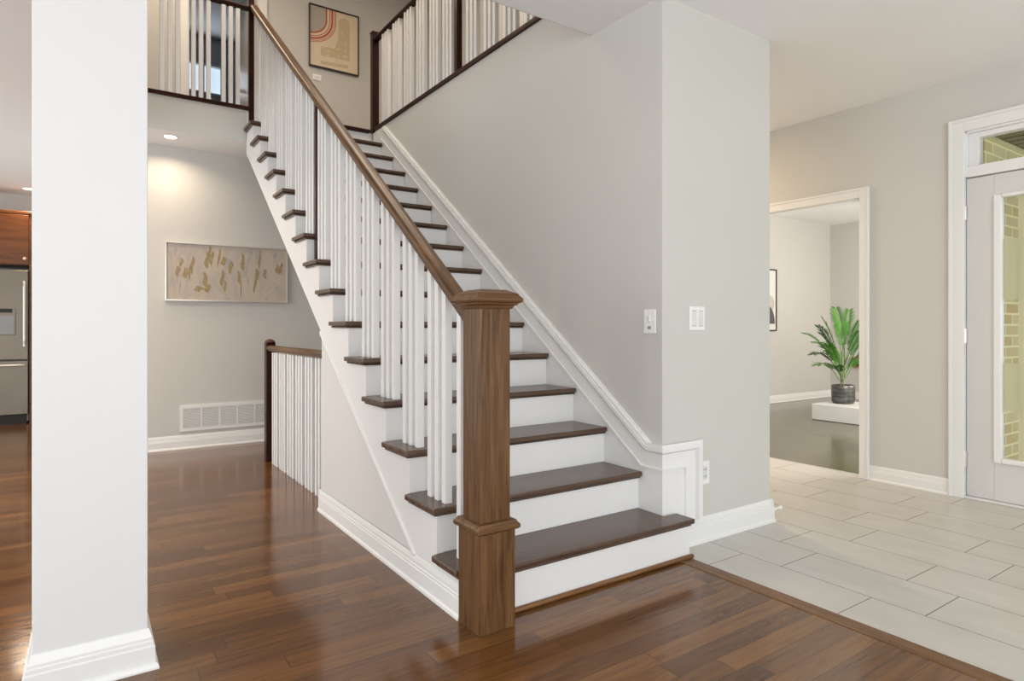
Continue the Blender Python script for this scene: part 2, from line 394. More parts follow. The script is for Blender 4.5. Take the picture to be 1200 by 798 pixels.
# front door casing, transom, door
wbox('trim_4', [(XD-.02, XD, -.388, -.302, 0, 2.458), (XD-.02, XD, -1.392, -.388, 2.375, 2.458), (XD-.02, XD, -1.392, -1.306, 0, 2.375),
                (XD-.028, XD-.02, -.322, -.302, 0, 2.458), (XD-.028, XD-.02, -1.372, -.322, 2.438, 2.458),
                (XD, XD+.11, -.400, -.351, 2.08, 2.39), (XD+.01, XD+.11, -.388, -.351, 0, 2.08), (XD+.01, XD+.11, -1.34, -1.303, 0, 2.39), (XD, XD+.11, -1.303, -.388, 2.362, 2.39)], 'trim_white', bevel=.003)
wt = wbox('window_1', [(XD+.002, XD+.09, -1.303, -.40, 2.078, 2.148), (XD+.02, XD+.09, -.457, -.40, 2.148, 2.362), (XD+.02, XD+.09, -1.303, -1.24, 2.148, 2.362), (XD+.02, XD+.09, -1.24, -.457, 2.328, 2.362)], 'trim_white', bevel=.003)
boxes('window_pane', [(XD+.05, XD+.056, -1.24, -.457, 2.148, 2.328)], 'clear_glass', wt)
dr = wbox('door_1', [(XD+.012, XD+.056, -.541, -.391, .018, 2.070), (XD+.012, XD+.056, -1.30, -1.15, .018, 2.070), (XD+.012, XD+.056, -1.15, -.541, .018, .256), (XD+.012, XD+.056, -1.15, -.541, 1.941, 2.070)], 'door_white', bevel=.003)
boxes('glazing_frame', [(XD-.004, XD+.05, -.583, -.541, .256, 1.941), (XD-.004, XD+.05, -1.15, -1.108, .256, 1.941), (XD-.004, XD+.05, -1.108, -.583, .256, .289), (XD-.004, XD+.05, -1.108, -.583, 1.919, 1.941)], 'trim_white', dr, bevel=.006)
boxes('door_glass', [(XD+.03, XD+.036, -1.108, -.583, .289, 1.919)], 'clear_glass', dr)
boxes('frosted_glass', [(XD+.022, XD+.0295, -1.035, -.662, .291, 1.917), (XD+.022, XD+.0295, -.662, -.588, 1.28, 1.66), (XD+.022, XD+.0295, -.662, -.588, .585, .885)], 'frosted_glass', dr)
boxes('threshold', [(XD-.012, XD+.11, -1.303, -.388, 0, .016)], 'off_white_plastic', dr, bevel=.004)
for z0, z1 in ((.204, .304), (1.005, 1.10), (1.804, 1.893)):
    bm = BM(); lathe(bm, [(.006, z0), (.006, z1)], (XD+.002, -.386, 0), seg=12)
    box(bm, XD+.004, XD+.012, -.40, -.374, z0, z1); obj('door_hinge', bm, 'satin_nickel', dr)
bm = BM(); lathe(bm, [(.03, 0), (.03, -.01), (.012, -.012), (.012, -.05), (.028, -.055), (.028, -.075), (.0, -.08)], (XD+.012, -1.225, .95), 'x', 20); obj('door_knob', bm, 'satin_nickel', dr, smooth=False)
# outside the front door
wbox('wall_porch', [(XD+.11, 8.83, -.459, -.2005, -.1, 2.42)], 'brick')
wbox('trim_5', [(XD+.111, 6.4, -.475, -.4595, 2.335, 2.36)], 'soffit_trim')
bm = BM(); box(bm, XD+.11, 6.4, -2.4, -.4, 2.385, 2.45)
for k in range(24): box(bm, XD+.12+k*.115, XD+.12+k*.115+.085, -2.4, -.476, 2.362, 2.385)
struct(obj('ceiling_porch', bm, 'porch_ceiling'))
wbox('floor_porch', [(XD+.11, 6.4, -2.9, -.4, -.25, -.03)], 'porch_stone')
wbox('ground_lawn', [(6.4, 30, -14, -2.3, -.4, -.12)], 'lawn')

# ------------------------------------------------------------------ column
col = thing('column', 'tall square white column with stepped base moulding standing on the hardwood', 'column', (-1.15, .416, 0))
boxes('shaft', [(-1.297, -.997, .266, .566, 0, H)], 'column_paint', col, bevel=.003)
bm = BM()
pr = [(.031, 0), (.031, .006), (.027, .016), (.020, .020), (.020, .072), (.016, .076), (.016, .088), (.012, .092), (.012, .100), (.004, .126), (.0005, .128)]
prev = None
for d, z in pr:
    ring = [bm.verts.new(p) for p in ((-1.297-d, .266-d, z), (-.997+d, .266-d, z), (-.997+d, .566+d, z), (-1.297-d, .566+d, z))]
    if prev:
        for k in range(4): bm.faces.new((prev[k], prev[(k+1) % 4], ring[(k+1) % 4], ring[k]))
    prev = ring
obj('base_moulding', bm, 'trim_white', col)

# ------------------------------------------------------------------ staircase
RZ = .19; G = .2569; Y1 = -.104
def nose(k): return Y1+(k-1)*G
SL = RZ/G; ANG = math.atan(SL)
st = thing('staircase', 'straight white staircase with dark brown wooden treads climbing along the grey wall', 'staircase', (.6, -.1, 0))
XL = -.018; XS = .012
for k in range(1, 16):
    y0 = nose(k); z1 = k*RZ; z0 = z1-.024
    bm = BM()
    if k == 1:
        pts = [(XL, -.026), (.152, -.026), (.152, y0), (1.25, y0), (1.25, YE-.026), (XW-.014, YE-.026), (XW-.014, y0+G+.03), (XS, y0+G+.03), (XL, y0+G+.018)]
        cove = [(XL+.012, -.024), (.152, -.024), (.152, y0+.012), (1.24, y0+.012), (1.24, YE-.026), (XW-.014, YE-.026), (XW-.014, y0+G), (XL+.012, y0+G)]
    else:
        pts = [(XL, y0), (XW-.014, y0), (XW-.014, y0+G+.03), (XS, y0+G+.03), (XL, y0+G+.018)]
        cove = [(XL+.012, y0+.012), (XW-.014, y0+.012), (XW-.014, y0+.05), (XL+.03, y0+.05), (XL+.03, y0+G+.008), (XL+.012, y0+G+.008)]
    prism(bm, pts, 'z', z0, z1)
    prism(bm, cove, 'z', z0-.012, z0-.0004)
    obj('tread', bm, 'tread_oak', st, bevel=.008, seg=3)
bm = BM(); prism(bm, [(.09, nose(16)), (XW-.03, nose(16)), (XW-.03, nose(16)+.075), (.09, nose(16)+.075)], 'z', UP-.03, UP+.002)
obj('landing_nosing', bm, 'dark_mahogany_x', st, bevel=.008, seg=3)
for k in range(1, 17):
    y0 = nose(k)+.028; bm = BM()
    if k == 1: prism(bm, [(.152, y0-.004), (1.236, y0-.004), (1.236, YE-.026), (1.218, YE-.026), (1.218, y0+.016), (.152, y0+.016)], 'z', 0, RZ-.0365)
    else: box(bm, XS+.0004, XW-.0135, y0, y0+.018, (k-1)*RZ+.0003, k*RZ-.0365)
    obj('riser', bm, 'stair_white', st)
bm = BM(); box(bm, .152, 1.252, nose(1)+.003, nose(1)+.0235, 0, .02); obj('shoe_moulding', bm, 'honey_oak_x', st, bevel=.009, seg=3)
# stringer: saw-tooth top, ends on the trim line
def trimz(y): return 1.079+SL*(y-1.68)
pts = []
for k in range(1, 16):
    pts += [(nose(k)+.0283, k*RZ-.0366), (nose(k+1)+.0283, k*RZ-.0366)]
pts[0] = (-.024, pts[0][1])
pts += [(YF-.007, trimz(YF-.007)), (.225, max(.002, trimz(.225))), (.21, .001), (-.024, .001)]
bm = BM(); prism(bm, pts, 'x', XS, XS+.03); obj('stringer', bm, 'stair_white', st)
bm = BM(); prism(bm, [(1.69, trimz(1.69)+.001), (YF-.008, trimz(YF-.008)+.001), (YF-.008, trimz(YF-.008)+.03), (1.69, trimz(1.69)+.03)], 'x', XS+.031, XW-.001); obj('soffit', bm, 'stair_white', st)
bm = BM(); prism(bm, [(.22, .002), (1.69, .002), (1.69, trimz(1.69)-.001), (.222, trimz(.222)-.001)], 'x', XS+.007, XS+.11); obj('side_panel', bm, 'panel_paint', st)
bm = BM(); prism(bm, [(.375, .13), (1.692, trimz(1.692)), (1.692, trimz(1.692)-.022), (.39, .118)], 'x', XS-.008, XS+.0065); obj('trim_strip', bm, 'trim_white', st, bevel=.004)
bm = BM(); prof = [(0, 0), (1, 0), (.95, .09), (.68, .15), (.64, .16), (.62, .60), (.50, .63), (.50, .70), (.38, .73), (.36, .84), (.14, .985), (0, 1)]
A = [bm.verts.new((XS-.0005-a*.018, -.0245, b*.128)) for a, b in prof]; B = [bm.verts.new((XS-.0005-a*.018, 1.70, b*.128)) for a, b in prof]
bm.faces.new(A); bm.faces.new(B[::-1])
for i in range(len(prof)): bm.faces.new((A[i], B[i], B[(i+1) % len(prof)], A[(i+1) % len(prof)]))
obj('side_baseboard', bm, 'trim_white', st)
# wall skirt with its moulding band, wrapping round the wall end
def bandlow(y): return .575+SL*(y-.385)
SK = []
bm = BM()
prism(bm, [(YE-.0003, .17), (YE-.0003, .53), (.10, .53), (3.435, 2.996), (3.725, 2.996), (3.725, 2.80), (3.5, 2.45), (.30, .17)], 'x', XW-.013, XW-.0005)
obj('wall_skirt', bm, 'stair_white', st)
boxes('end_skirt', [(XW-.013, 1.424, YE-.0125, YE-.0005, .02, .526)], 'stair_white', st)
def strip(bm, path, d0, d1, t, plane):
    """strip between offsets d0..d1 (to the left of the path) in a wall plane, thickness t"""
    n_ = len(path); dirs = [(Vector(path[i+1])-Vector(path[i])).normalized() for i in range(n_-1)]
    def off(i, d):
        p = Vector(path[i])
        if i in (0, n_-1):
            t_ = dirs[0 if i == 0 else -1]; return p+Vector((-t_.y, t_.x))*d
        a, b = dirs[i-1], dirs[i]; na, nb = Vector((-a.y, a.x)), Vector((-b.y, b.x)); m = (na+nb).normalized()
        return p+m*(d/m.dot(na))
    for i in range(n_-1):
        q = [off(i, d0), off(i+1, d0), off(i+1, d1), off(i, d1)]
        if plane == 'x': prism(bm, [tuple(v) for v in q], 'x', XW-.0131-t, XW-.013)
        else: prism(bm, [tuple(v) for v in q], 'y', YE-.0125-t, YE-.0124)
def pathx(t): return [(YE-.0125-t, .404), (.158, .404), (3.53, .404+SL*(3.53-.158))]
def pathy(t): return [(1.323, .128), (1.323, .404), (XW-.013, .404)]   # offset to the right side = outward
layers = [(0, .009, .010), (.009, .078, .003), (.078, .084, .009), (.088, .094, .010), (.094, .112, .016), (.112, .128, .012)]
bm = BM()
for a, b, t in layers: strip(bm, pathx(t), a*1.0, b*1.0, t, 'x')
obj('wall_skirt_moulding', bm, 'trim_white', st)
bm = BM()
for a, b, t in layers: strip(bm, pathy(t), -a, -b, t, 'y')
obj('end_skirt_moulding', bm, 'trim_white', st)

# ------------------------------------------------------------------ stair railing
XR = .0725
sr = thing('stair_railing', 'long sloping stair railing with brown oak handrail, white balusters and thick newel post', 'railing', (XR, -.1, 0))
nw = boxes('newel_post', [(.008, .136, -.167, -.039, .39, 1.182)], 'stained_oak_z', sr, bevel=.003)
boxes('base_box', [(-.005, .150, -.180, -.027, 0, .366)], 'stained_oak_z', nw, bevel=.003)
bm = BM()
prev = None
for d, z in [(0, .362), (.008, .364), (.014, .370), (.014, .382), (.006, .390), (.002, .398), (-.012, .4)]:
    ring = [bm.verts.new(p) for p in ((-.005-d, -.18-d, z), (.15+d, -.18-d, z), (.15+d, -.027+d, z), (-.005-d, -.027+d, z))]
    if prev:
        for k in range(4): bm.faces.new((prev[k], prev[(k+1) % 4], ring[(k+1) % 4], ring[k]))
    else: bm.faces.new(ring)
    prev = ring
bm.faces.new(prev); obj('collar', bm, 'stained_oak_x', nw)
bm = BM(); prev = None
for d, z in [(0, 1.174), (.006, 1.176), (.010, 1.186), (.020, 1.190), (.022, 1.196), (.031, 1.199), (.035, 1.205), (.035, 1.213), (.030, 1.219), (.026, 1.222), (.020, 1.232), (-.012, 1.2455), (-.02, 1.2465)]:
    ring = [bm.verts.new(p) for p in ((.008-d, -.167-d, z), (.136+d, -.167-d, z), (.136+d, -.039+d, z), (.008-d, -.039+d, z))]
    if prev:
        for k in range(4): bm.faces.new((prev[k], prev[(k+1) % 4], ring[(k+1) % 4], ring[k]))
    else: bm.faces.new(ring)
    prev = ring
bm.faces.new(prev); obj('cap', bm, 'stained_oak_x', nw)
# handrail (profile across, swept along its own y then tilted)
RT0 = 1.172     # rail top height at y = 0
RAILP = [(-.025, -.050), (.025, -.050), (.025, -.043), (.029, -.041), (.029, -.037), (.034, -.033), (.036, -.022), (.033, -.009), (.022, -.001), (0, .002), (-.022, -.001), (-.033, -.009), (-.036, -.022), (-.034, -.033), (-.029, -.037), (-.029, -.041), (-.025, -.043)]
def rail(name, p0, length, ang, axis, mat, parent, prof=RAILP):
    bm = BM(); prism(bm, prof, 'y', 0, length)
    o = obj(name, bm, mat, None, smooth=False)
    for p in o.data.polygons: p.use_smooth = len(p.vertices) == 4
    m = o.modifiers.new('edges', 'EDGE_SPLIT'); m.split_angle = R(50)
    o.parent = parent; o.location = Vector(p0)-wloc(parent)
    o.rotation_euler = (ang, 0, 0) if axis == 'y' else (0, 0, R(90))
    return o
rail('handrail', (XR, -.035, RT0-.035*SL), (YF-.02+.035)/math.cos(ANG), ANG, 'y', 'stained_oak_y', sr)
def railbot(y): return RT0+SL*y-.047/math.cos(ANG)
bw = .0165
def balprism(bm, x, y, z0, ztop, slope):
    v = []
    for dx, dy in ((-bw, -bw), (bw, -bw), (bw, bw), (-bw, bw)):
        v.append((bm.verts.new((x+dx, y+dy, z0)), bm.verts.new((x+dx, y+dy, ztop+slope*dy))))
    bm.faces.new([a[0] for a in v]); bm.faces.new([a[1] for a in v][::-1])
    for i in range(4): bm.faces.new((v[i][0], v[i][1], v[(i+1) % 4][1], v[(i+1) % 4][0]))
first = None
for k in range(1, 16):
    for j, dy in enumerate((.054, .119, .184)):
        y = nose(k)+dy
        if k == 1 and j == 0: continue
        zt = railbot(y)+.004
        if first is None or k == 1:
            bm = BM(); balprism(bm, XR, y, k*RZ, zt, SL)
            o = obj('baluster', bm, 'stair_white', sr, bevel=.002, origin=(XR, y, k*RZ))
            if first is None: first = {}
            first[j] = (o, zt-k*RZ)
        else:
            if j not in first:
                bm = BM(); balprism(bm, XR, y, k*RZ, zt, SL)
                first[j] = (obj('baluster', bm, 'stair_white', sr, bevel=.002, origin=(XR, y, k*RZ)), 0); first[j] = (first[j][0], 0); continue
            c = first[j][0].copy(); C.objects.link(c); c.location = Vector((XR, y, k*RZ))-wloc(sr)
y = nose(8)+.243
bw = .019; bm = BM(); balprism(bm, XR, y, 8*RZ, railbot(y)+.004, SL); bw = .0165; obj('dark_post', bm, 'dark_mahogany_z', sr, bevel=.002)['label'] = 'dark mahogany post between the white balusters'
# top post at the landing
tp = boxes('top_post', [(.028, .074, YF-.03, YF+.016, 2.852, 4.06)], 'dark_mahogany_z', sr, bevel=.003)
tp['label'] = 'dark mahogany post at the head of the stairs'
boxes('post_cap', [(.024, .078, YF-.034, YF+.020, 4.06, 4.075)], 'dark_mahogany_z', tp, bevel=.004)

# ------------------------------------------------------------------ upstairs railings
g1 = thing('landing_railing', 'upstairs railing of dark rail and white balusters left of the stair head', 'railing', (-.5, YF, UP))
boxes('base_rail', [(-1.0, .027, YF-.02, YF+.025, UP-.022, UP+.012)], 'dark_mahogany_x', g1, bevel=.004)
rail('handrail', (.027, YF-.002, 3.942), 1.027, 0, 'x', 'dark_mahogany_y', g1, [(a*.8, b*.8) for a, b in RAILP])
def flatbal(root, pts, z0, z1):
    f = None
    for x, y in pts:
        if f is None:
            bm = BM(); box(bm, x-bw, x+bw, y-bw, y+bw, z0, z1); f = obj('baluster', bm, 'stair_white', root, bevel=.002, origin=(x, y, z0))
        else:
            c = f.copy(); C.objects.link(c); c.location = Vector((x, y, z0))-wloc(root)
pts = []
for gk in range(4):
    for j in range(3): pts.append((-.0585-.2335*gk-.0575*j, YF))
flatbal(g1, pts, UP+.012, 3.894)
g2 = thing('gallery_railing', 'upstairs railing of white balusters and dark posts above the tall grey wall', 'railing', (XW+.012, 2.2, UP))
boxes('base_rail', [(XW-.012, XW+.04, YO, nose(16)+.02, UP-.022, UP+.016)], 'dark_mahogany_y', g2, bevel=.004)
rail('handrail', (XW+.012, YO, 3.938), nose(16)-YO, 0, 'y', 'dark_mahogany_y', g2, [(a*.8, b*.8) for a, b in RAILP])
p1 = boxes('newel_post', [(XW-.022, XW+.044, nose(16)-.035, nose(16)+.031, UP-.03, 3.985)], 'dark_mahogany_z', g2, bevel=.003)
bm = BM(); x0, x1, y0, y1 = XW-.026, XW+.048, nose(16)-.039, nose(16)+.035
b4 = [bm.verts.new(p) for p in ((x0, y0, 3.985), (x1, y0, 3.985), (x1, y1, 3.985), (x0, y1, 3.985))]
t4 = [bm.verts.new(p) for p in ((x0, y0, 3.997), (x1, y0, 3.997), (x1, y1, 3.997), (x0, y1, 3.997))]
ap = bm.verts.new(((x0+x1)/2, (y0+y1)/2, 4.012)); bm.faces.new(b4)
for i in range(4): bm.faces.new((b4[i], b4[(i+1) % 4], t4[(i+1) % 4], t4[i])); bm.faces.new((t4[i], t4[(i+1) % 4], ap))
obj('post_cap', bm, 'dark_mahogany_z', p1)
boxes('middle_post', [(XW-.011, XW+.035, 2.066, 2.112, UP+.016, 3.90)], 'dark_mahogany_z', g2, bevel=.003)
pts = []
y = 2.64
gs = [2.890+.249*i for i in range(3)]+[2.64, 2.391, 2.165]+[1.795-.249*i for i in range(5)]
for s0 in gs:
    for j in range(3):
        yy = s0+.016+.0585*j
        if YO+.03 < yy < nose(16)-.05: pts.append((XW+.012, yy))
flatbal(g2, pts, UP+.016, 3.893)

# ------------------------------------------------------------------ basement guard railing
g3 = thing('guard_railing', 'low railing with white balusters beside the white stair panel, at the floor opening', 'railing', (.107, 2.4, 0))
XG = .107
gp = boxes('newel_post', [(XG-.037, XG+.037, 3.31, 3.384, 0, .985)], 'dark_mahogany_z', g3, bevel=.003)
bm = BM(); lathe(bm, [(.040, 0), (.040, .006), (.034, .014), (.02, .022), (0.004, .026)], (XG, 3.347, .985), 'z', 20); obj('post_cap', bm, 'stained_oak_z', gp)
rail('handrail', (XG, 1.71, .958), 1.598, 0, 'y', 'stained_oak_y', g3, [(a, b*.9) for a, b in RAILP])
pts = []
for gk in range(7):
    for j in range(3):
        yy = 1.82+.2295*gk-.066*j
        if 1.71 < yy-.016 and yy < 3.29: pts.append((XG, yy))
flatbal(g3, pts, 0, .905)

# ------------------------------------------------------------------ pictures and small wall things
def rect_frame(name, parent, x0, x1, z0, z1, y, d, wdt, mat, bevel=.001):
    return boxes(name, [(x0, x0+wdt, y-d, y, z0, z1), (x1-wdt, x1, y-d, y, z0, z1), (x0+wdt, x1-wdt, y-d, y, z0, z0+wdt), (x0+wdt, x1-wdt, y-d, y, z1-wdt, z1)], mat, parent, bevel)
def blob(bm, cx, cz, w_, h_, tilt, y, t=.002, seg=14, wav=0.0):
    pts = []
    for k in range(seg):
        a = 2*PI*k/seg; u = w_/2*math.cos(a)*(1+wav*math.sin(3*a+cx*40)); v = h_/2*math.sin(a)
        u += .18*w_*math.sin(v/h_*7)
        pts.append((cx+u*math.cos(tilt)-v*math.sin(tilt), cz+u*math.sin(tilt)+v*math.cos(tilt)))
    prism(bm, pts, 'y', y-t, y)
ax0, ax1, az0, az1 = -.571, .497, 1.348, 1.881
ab = thing('abstract_painting', 'wide abstract grey and gold painting in a silver frame above the vent', 'painting', (-.04, YB, az0))
rect_frame('frame', ab, ax0, ax1, az0, az1, YB-.001, .038, .011, 'silver_frame')
boxes('canvas', [(ax0+.011, ax1-.011, YB-.026, YB-.001, az0+.011, az1-.011)], 'canvas_abstract', ab)
def apx(x, y): return ax0+(x-90)/(1040-90)*(ax1-ax0), az1-(y-(155+.055*(x-90)))/(465-.05*(x-90))*(az1-az0)
gold = [(180, 390, 26, 70), (205, 320, 22, 60), (235, 400, 30, 75), (285, 340, 22, 120), (265, 400, 12, 90), (395, 300, 26, 110), (430, 285, 20, 100), (415, 235, 18, 80),
        (485, 280, 14, 130), (520, 305, 30, 60), (575, 355, 26, 90), (510, 440, 22, 110), (530, 500, 18, 80), (380, 450, 26, 100), (400, 520, 34, 60), (330, 525, 50, 40),
        (670, 310, 22, 120), (640, 430, 18, 90), (655, 510, 8, 130), (805, 290, 14, 130), (785, 400, 26, 70), (768, 480, 16, 130), (850, 400, 20, 70), (950, 360, 18, 70), (985, 355, 18, 80), (970, 370, 10, 70)]
bm = BM()
for i, (x, y, w_, h_) in enumerate(gold):
    bm = BM(); cx, cz = apx(x, y); blob(bm, cx, cz, w_*1.25*1.068/950, h_*1.15*.533/440, random.uniform(-.12, .12), YB-.0262, .0015+.00001*i, wav=.2)
    obj('gold_stroke', bm, 'gold_paint', ab)
bm = BM()
for i, (x, y, w_, h_) in enumerate([(195, 520, 10, 120), (345, 480, 9, 90), (712, 460, 10, 60), (865, 595, 30, 12), (550, 600, 40, 10), (930, 260, 22, 50), (165, 230, 24, 70)]):
    bm = BM(); cx, cz = apx(x, y); blob(bm, cx, cz, w_*1.068/950, h_*.533/440, random.uniform(-.2, .2), YB-.0262, .001+.00001*i, wav=.2)
    obj('grey_stroke', bm, 'grey_stroke', ab)

# art print upstairs
px0, px1, pz0, pz1 = .998, 1.598, 4.168, 4.893
ap_ = thing('art_print', 'framed art print with red arcs on the upstairs wall beyond the stairs', 'picture', ((px0+px1)/2, YH, pz0))
rect_frame('frame', ap_, px0, px1, pz0, pz1, YH-.001, .035, .012, 'black_frame')
boxes('paper', [(px0+.012, px1-.012, YH-.02, YH-.001, pz0+.012, pz1-.012)], 'print_paper', ap_)
def pp(x, y): return px0+(x-100)/395*(px1-px0), pz1-(y-(40+.29*(x-100)))/507*(pz1-pz0)
yP = YH-.0202
cx, cz = px0+.012, pz1-.012-.14
def arcband(bm, r0, r1, t):
    s = 14; o_ = []; i_ = []
    for k in range(s+1):
        a = -PI/2*k/s
        o_.append((cx+r1*math.cos(a), cz+r1*.95*math.sin(a))); i_.append((cx+r0*math.cos(a), cz+r0*.95*math.sin(a)))
    prism(bm, [(cx+r0, pz1-.0125), (cx+r1, pz1-.0125)]+o_+i_[::-1], 'y', yP-t, yP)
bm = BM(); prism(bm, [(cx, pz1-.0125), (cx+.183, pz1-.0125)]+[(cx+.183*math.cos(-PI/2*k/14), cz+.174*math.sin(-PI/2*k/14)) for k in range(15)], 'y', yP-.0008, yP); obj('grey_quarter', bm, 'print_grey', ap_)
bm = BM()
for r0, r1 in ((.183, .200), (.228, .237), (.250, .272), (.284, .291), (.300, .308)): arcband(bm, r0, r1, .001)
obj('red_arcs', bm, 'print_red', ap_)
bm = BM(); prism(bm, [pp(x, y) for x, y in ((190, 395), (300, 420), (330, 330), (330, 190), (350, 165), (380, 165), (412, 190), (420, 230), (420, 530), (190, 470))], 'y', yP-.0006, yP)
prism(bm, [pp(x, y) for x, y in ((188, 512), (408, 565), (405, 592), (188, 540))], 'y', yP-.0006, yP); obj('tan_shape', bm, 'print_tan', ap_)
bm = BM()
for x, y, w_, h_ in [(355, 170, 16, 16), (398, 195, 14, 14), (205, 405, 18, 14), (250, 440, 22, 24), (330, 425, 40, 24), (385, 440, 20, 30), (240, 475, 30, 18), (330, 490, 26, 20), (380, 490, 36, 30), (250, 405, 16, 14), (300, 550, 20, 10), (360, 565, 30, 10), (390, 380, 12, 40), (360, 300, 10, 60)]:
    bm = BM(); c_ = pp(x, y); blob(bm, c_[0], c_[1], w_*.0015, h_*.0014, 0, yP-.0007, .0006, wav=.3)
    obj('pale_mark', bm, 'print_light', ap_)

# framed picture in the family room
fp = thing('framed_picture', 'framed grey and sand picture on the family room wall through the doorway', 'picture', (6.9, 3.33, 1.05))
rect_frame('frame', fp, 6.55, 7.21, 1.055, 1.955, 3.329, .03, .018, 'black_frame')
boxes('paper', [(6.568, 7.192, 3.31, 3.329, 1.073, 1.937)], 'paper_white', fp)
bm = BM(); prism(bm, [(7.00+.17*math.cos(a*PI/12), 1.16+.26*math.sin(a*PI/12)) for a in range(13)], 'y', 3.3085, 3.31); obj('dark_arch', bm, 'ink_grey', fp)
bm = BM(); prism(bm, [(7.02+.14*math.cos(a*PI/12), 1.45+.13*math.sin(a*PI/12)) for a in range(24)], 'y', 3.3088, 3.31); obj('sand_disc', bm, 'ink_sand', fp)

# return-air grille
gr = thing('air_vent', 'wide white return air grille low on the wall under the painting', 'vent', (-.04, YB, .158))
gx0, gz0, gz1 = -.448, .160, .397; sp = .155
bl = [(gx0, gx0+.025, YB-.012, YB-.0005, gz0, gz1)]
gx1 = gx0+.03+5*sp
bl += [(gx1-.02, gx1+.005, YB-.012, YB-.0005, gz0, gz1), (gx0+.025, gx1-.02, YB-.012, YB-.0005, gz0, gz0+.03), (gx0+.025, gx1-.02, YB-.012, YB-.0005, gz1-.03, gz1)]
bl += [(gx0+.012+k*sp, gx0+.028+k*sp, YB-.011, YB-.0005, gz0+.03, gz1-.03) for k in range(1, 5)]
boxes('frame', bl, 'trim_white', gr)
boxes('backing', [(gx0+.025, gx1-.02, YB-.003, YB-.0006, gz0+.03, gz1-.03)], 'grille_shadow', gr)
for s_ in range(5):
    bm = BM(); a0 = gx0+.029+s_*sp if s_ else gx0+.026; a1 = gx0+.011+(s_+1)*sp if s_ < 4 else gx1-.021
    for k in range(15):
        z = gz0+.034+k*.0118; prism(bm, [(YB-.011, z), (YB-.009, z-.0005), (YB-.0035, z+.0075), (YB-.0055, z+.008)], 'x', a0, a1)
    obj('louver_panel', bm, 'grille_white', gr)

# switches, socket, thermostat
s2_ = thing('light_switch', 'double white rocker switch plate on the wall end facing the foyer', 'light switch', (1.43, YE, 1.092))
boxes('plate', [(1.370, 1.489, YE-.007, YE-.0003, 1.092, 1.214)], 'white_plastic', s2_, bevel=.003)
for x in (1.4035, 1.4555): boxes('rocker', [(x-.0165, x+.0165, YE-.011, YE-.0065, 1.12, 1.186)], 'off_white_plastic', s2_, bevel=.002)
for x in (1.4035, 1.4555):
    for z in (1.1145, 1.1915): boxes('seam', [(x-.0165, x+.0165, YE-.0085, YE-.0068, z-.0015, z+.0015)], 'grey_plastic', s2_)
s1_ = thing('light_switch', 'single white switch plate on the tall stair side wall', 'light switch', (XW, .113, 1.076))
boxes('plate', [(XW-.007, XW-.0003, .074, .152, 1.076, 1.196)], 'white_plastic', s1_, bevel=.003)
boxes('toggle', [(XW-.016, XW-.0065, .106, .120, 1.135, 1.165)], 'off_white_plastic', s1_, bevel=.002)
boxes('sensor', [(XW-.010, XW-.0065, .103, .123, 1.098, 1.113)], 'grey_plastic', s1_, bevel=.001)
so = thing('wall_socket', 'white power outlet low on the wall end above the baseboard', 'outlet', (1.49, YE, .294))
boxes('plate', [(1.453, 1.527, YE-.006, YE-.0003, .294, .414)], 'white_plastic', so, bevel=.003)
boxes('receptacle', [(1.474, 1.506, YE-.009, YE-.0055, .32, .388)], 'off_white_plastic', so, bevel=.002)
boxes('slots', [(x, x+.003, YE-.0096, YE-.0088, z, z+.010) for x in (1.482, 1.494) for z in (.331, .367)], 'black_plastic', so)
th = thing('wall_plate', 'small white wall plate under the art print upstairs', 'thermostat', (1.1, YH, 4.0))
boxes('plate', [(1.045, 1.145, YH-.008, YH-.0005, 4.015, 4.085)], 'white_plastic', th, bevel=.003)
boxes('button_row', [(1.065, 1.125, YH-.011, YH-.0075, 4.04, 4.06)], 'off_white_plastic', th, bevel=.001)
ds = thing('door_stop', 'tiny spring door stop on the baseboard at the wall end corner', 'door stop', (2.10, .03, .06))
bm = BM(); lathe(bm, [(.010, .087-.1), (.010, .0), (.005, .002), (.005, .05), (.011, .052), (.011, .064), (.004, .066)], (2.087, .02, .07), 'x', 14); obj('spring', bm, 'white_plastic', ds)

# recessed ceiling lights
def downlight(loc, label, first=None):
    if first: return copy_tree(first, loc, label)
    t = thing('recessed_light', label, 'ceiling light', loc, 'recessed ceiling lights')
    x, y, z = loc; bm = BM(); seg = 28
    lathe(bm, [(.062, -.001), (.062, -.004), (.056, -.006), (.048, -.005), (.046, -.001)], (x, y, z), 'z'); obj('trim_ring', bm, 'white_plastic', t)
    bm = BM(); lathe(bm, [(.0455, -.0012), (.0455, -.0065), (.02, -.0075)], (x, y, z), 'z'); obj('lens', bm, 'lamp_glow', t)
    return t
dl = downlight((-.557, 3.986, H), 'round recessed light in the ceiling strip above the abstract painting')
downlight((-1.712, 7.206, H), 'round recessed light in the kitchen ceiling above the fridge', dl)
def spot(name, loc, power, col, size=.09):
    l = bpy.data.lights.new(name, 'AREA'); l.shape = 'DISK'; l.size = size; l.energy = power; l.color = col; l.spread = R(150)
    o = bpy.data.objects.new(name, l); C.objects.link(o); o.location = loc
spot('recessed_light_beam', (-.557, 3.986, H-.012), 4.2, WARM, .14)
spot('hall_wall_fill', (-1.9, 3.1, H-.012), 28, WARM, .14)  # fill hidden by the column, no fixture; added to warm the back wall
spot('kitchen_light_beam', (-1.712, 7.0, H-.012), 8, WARM)

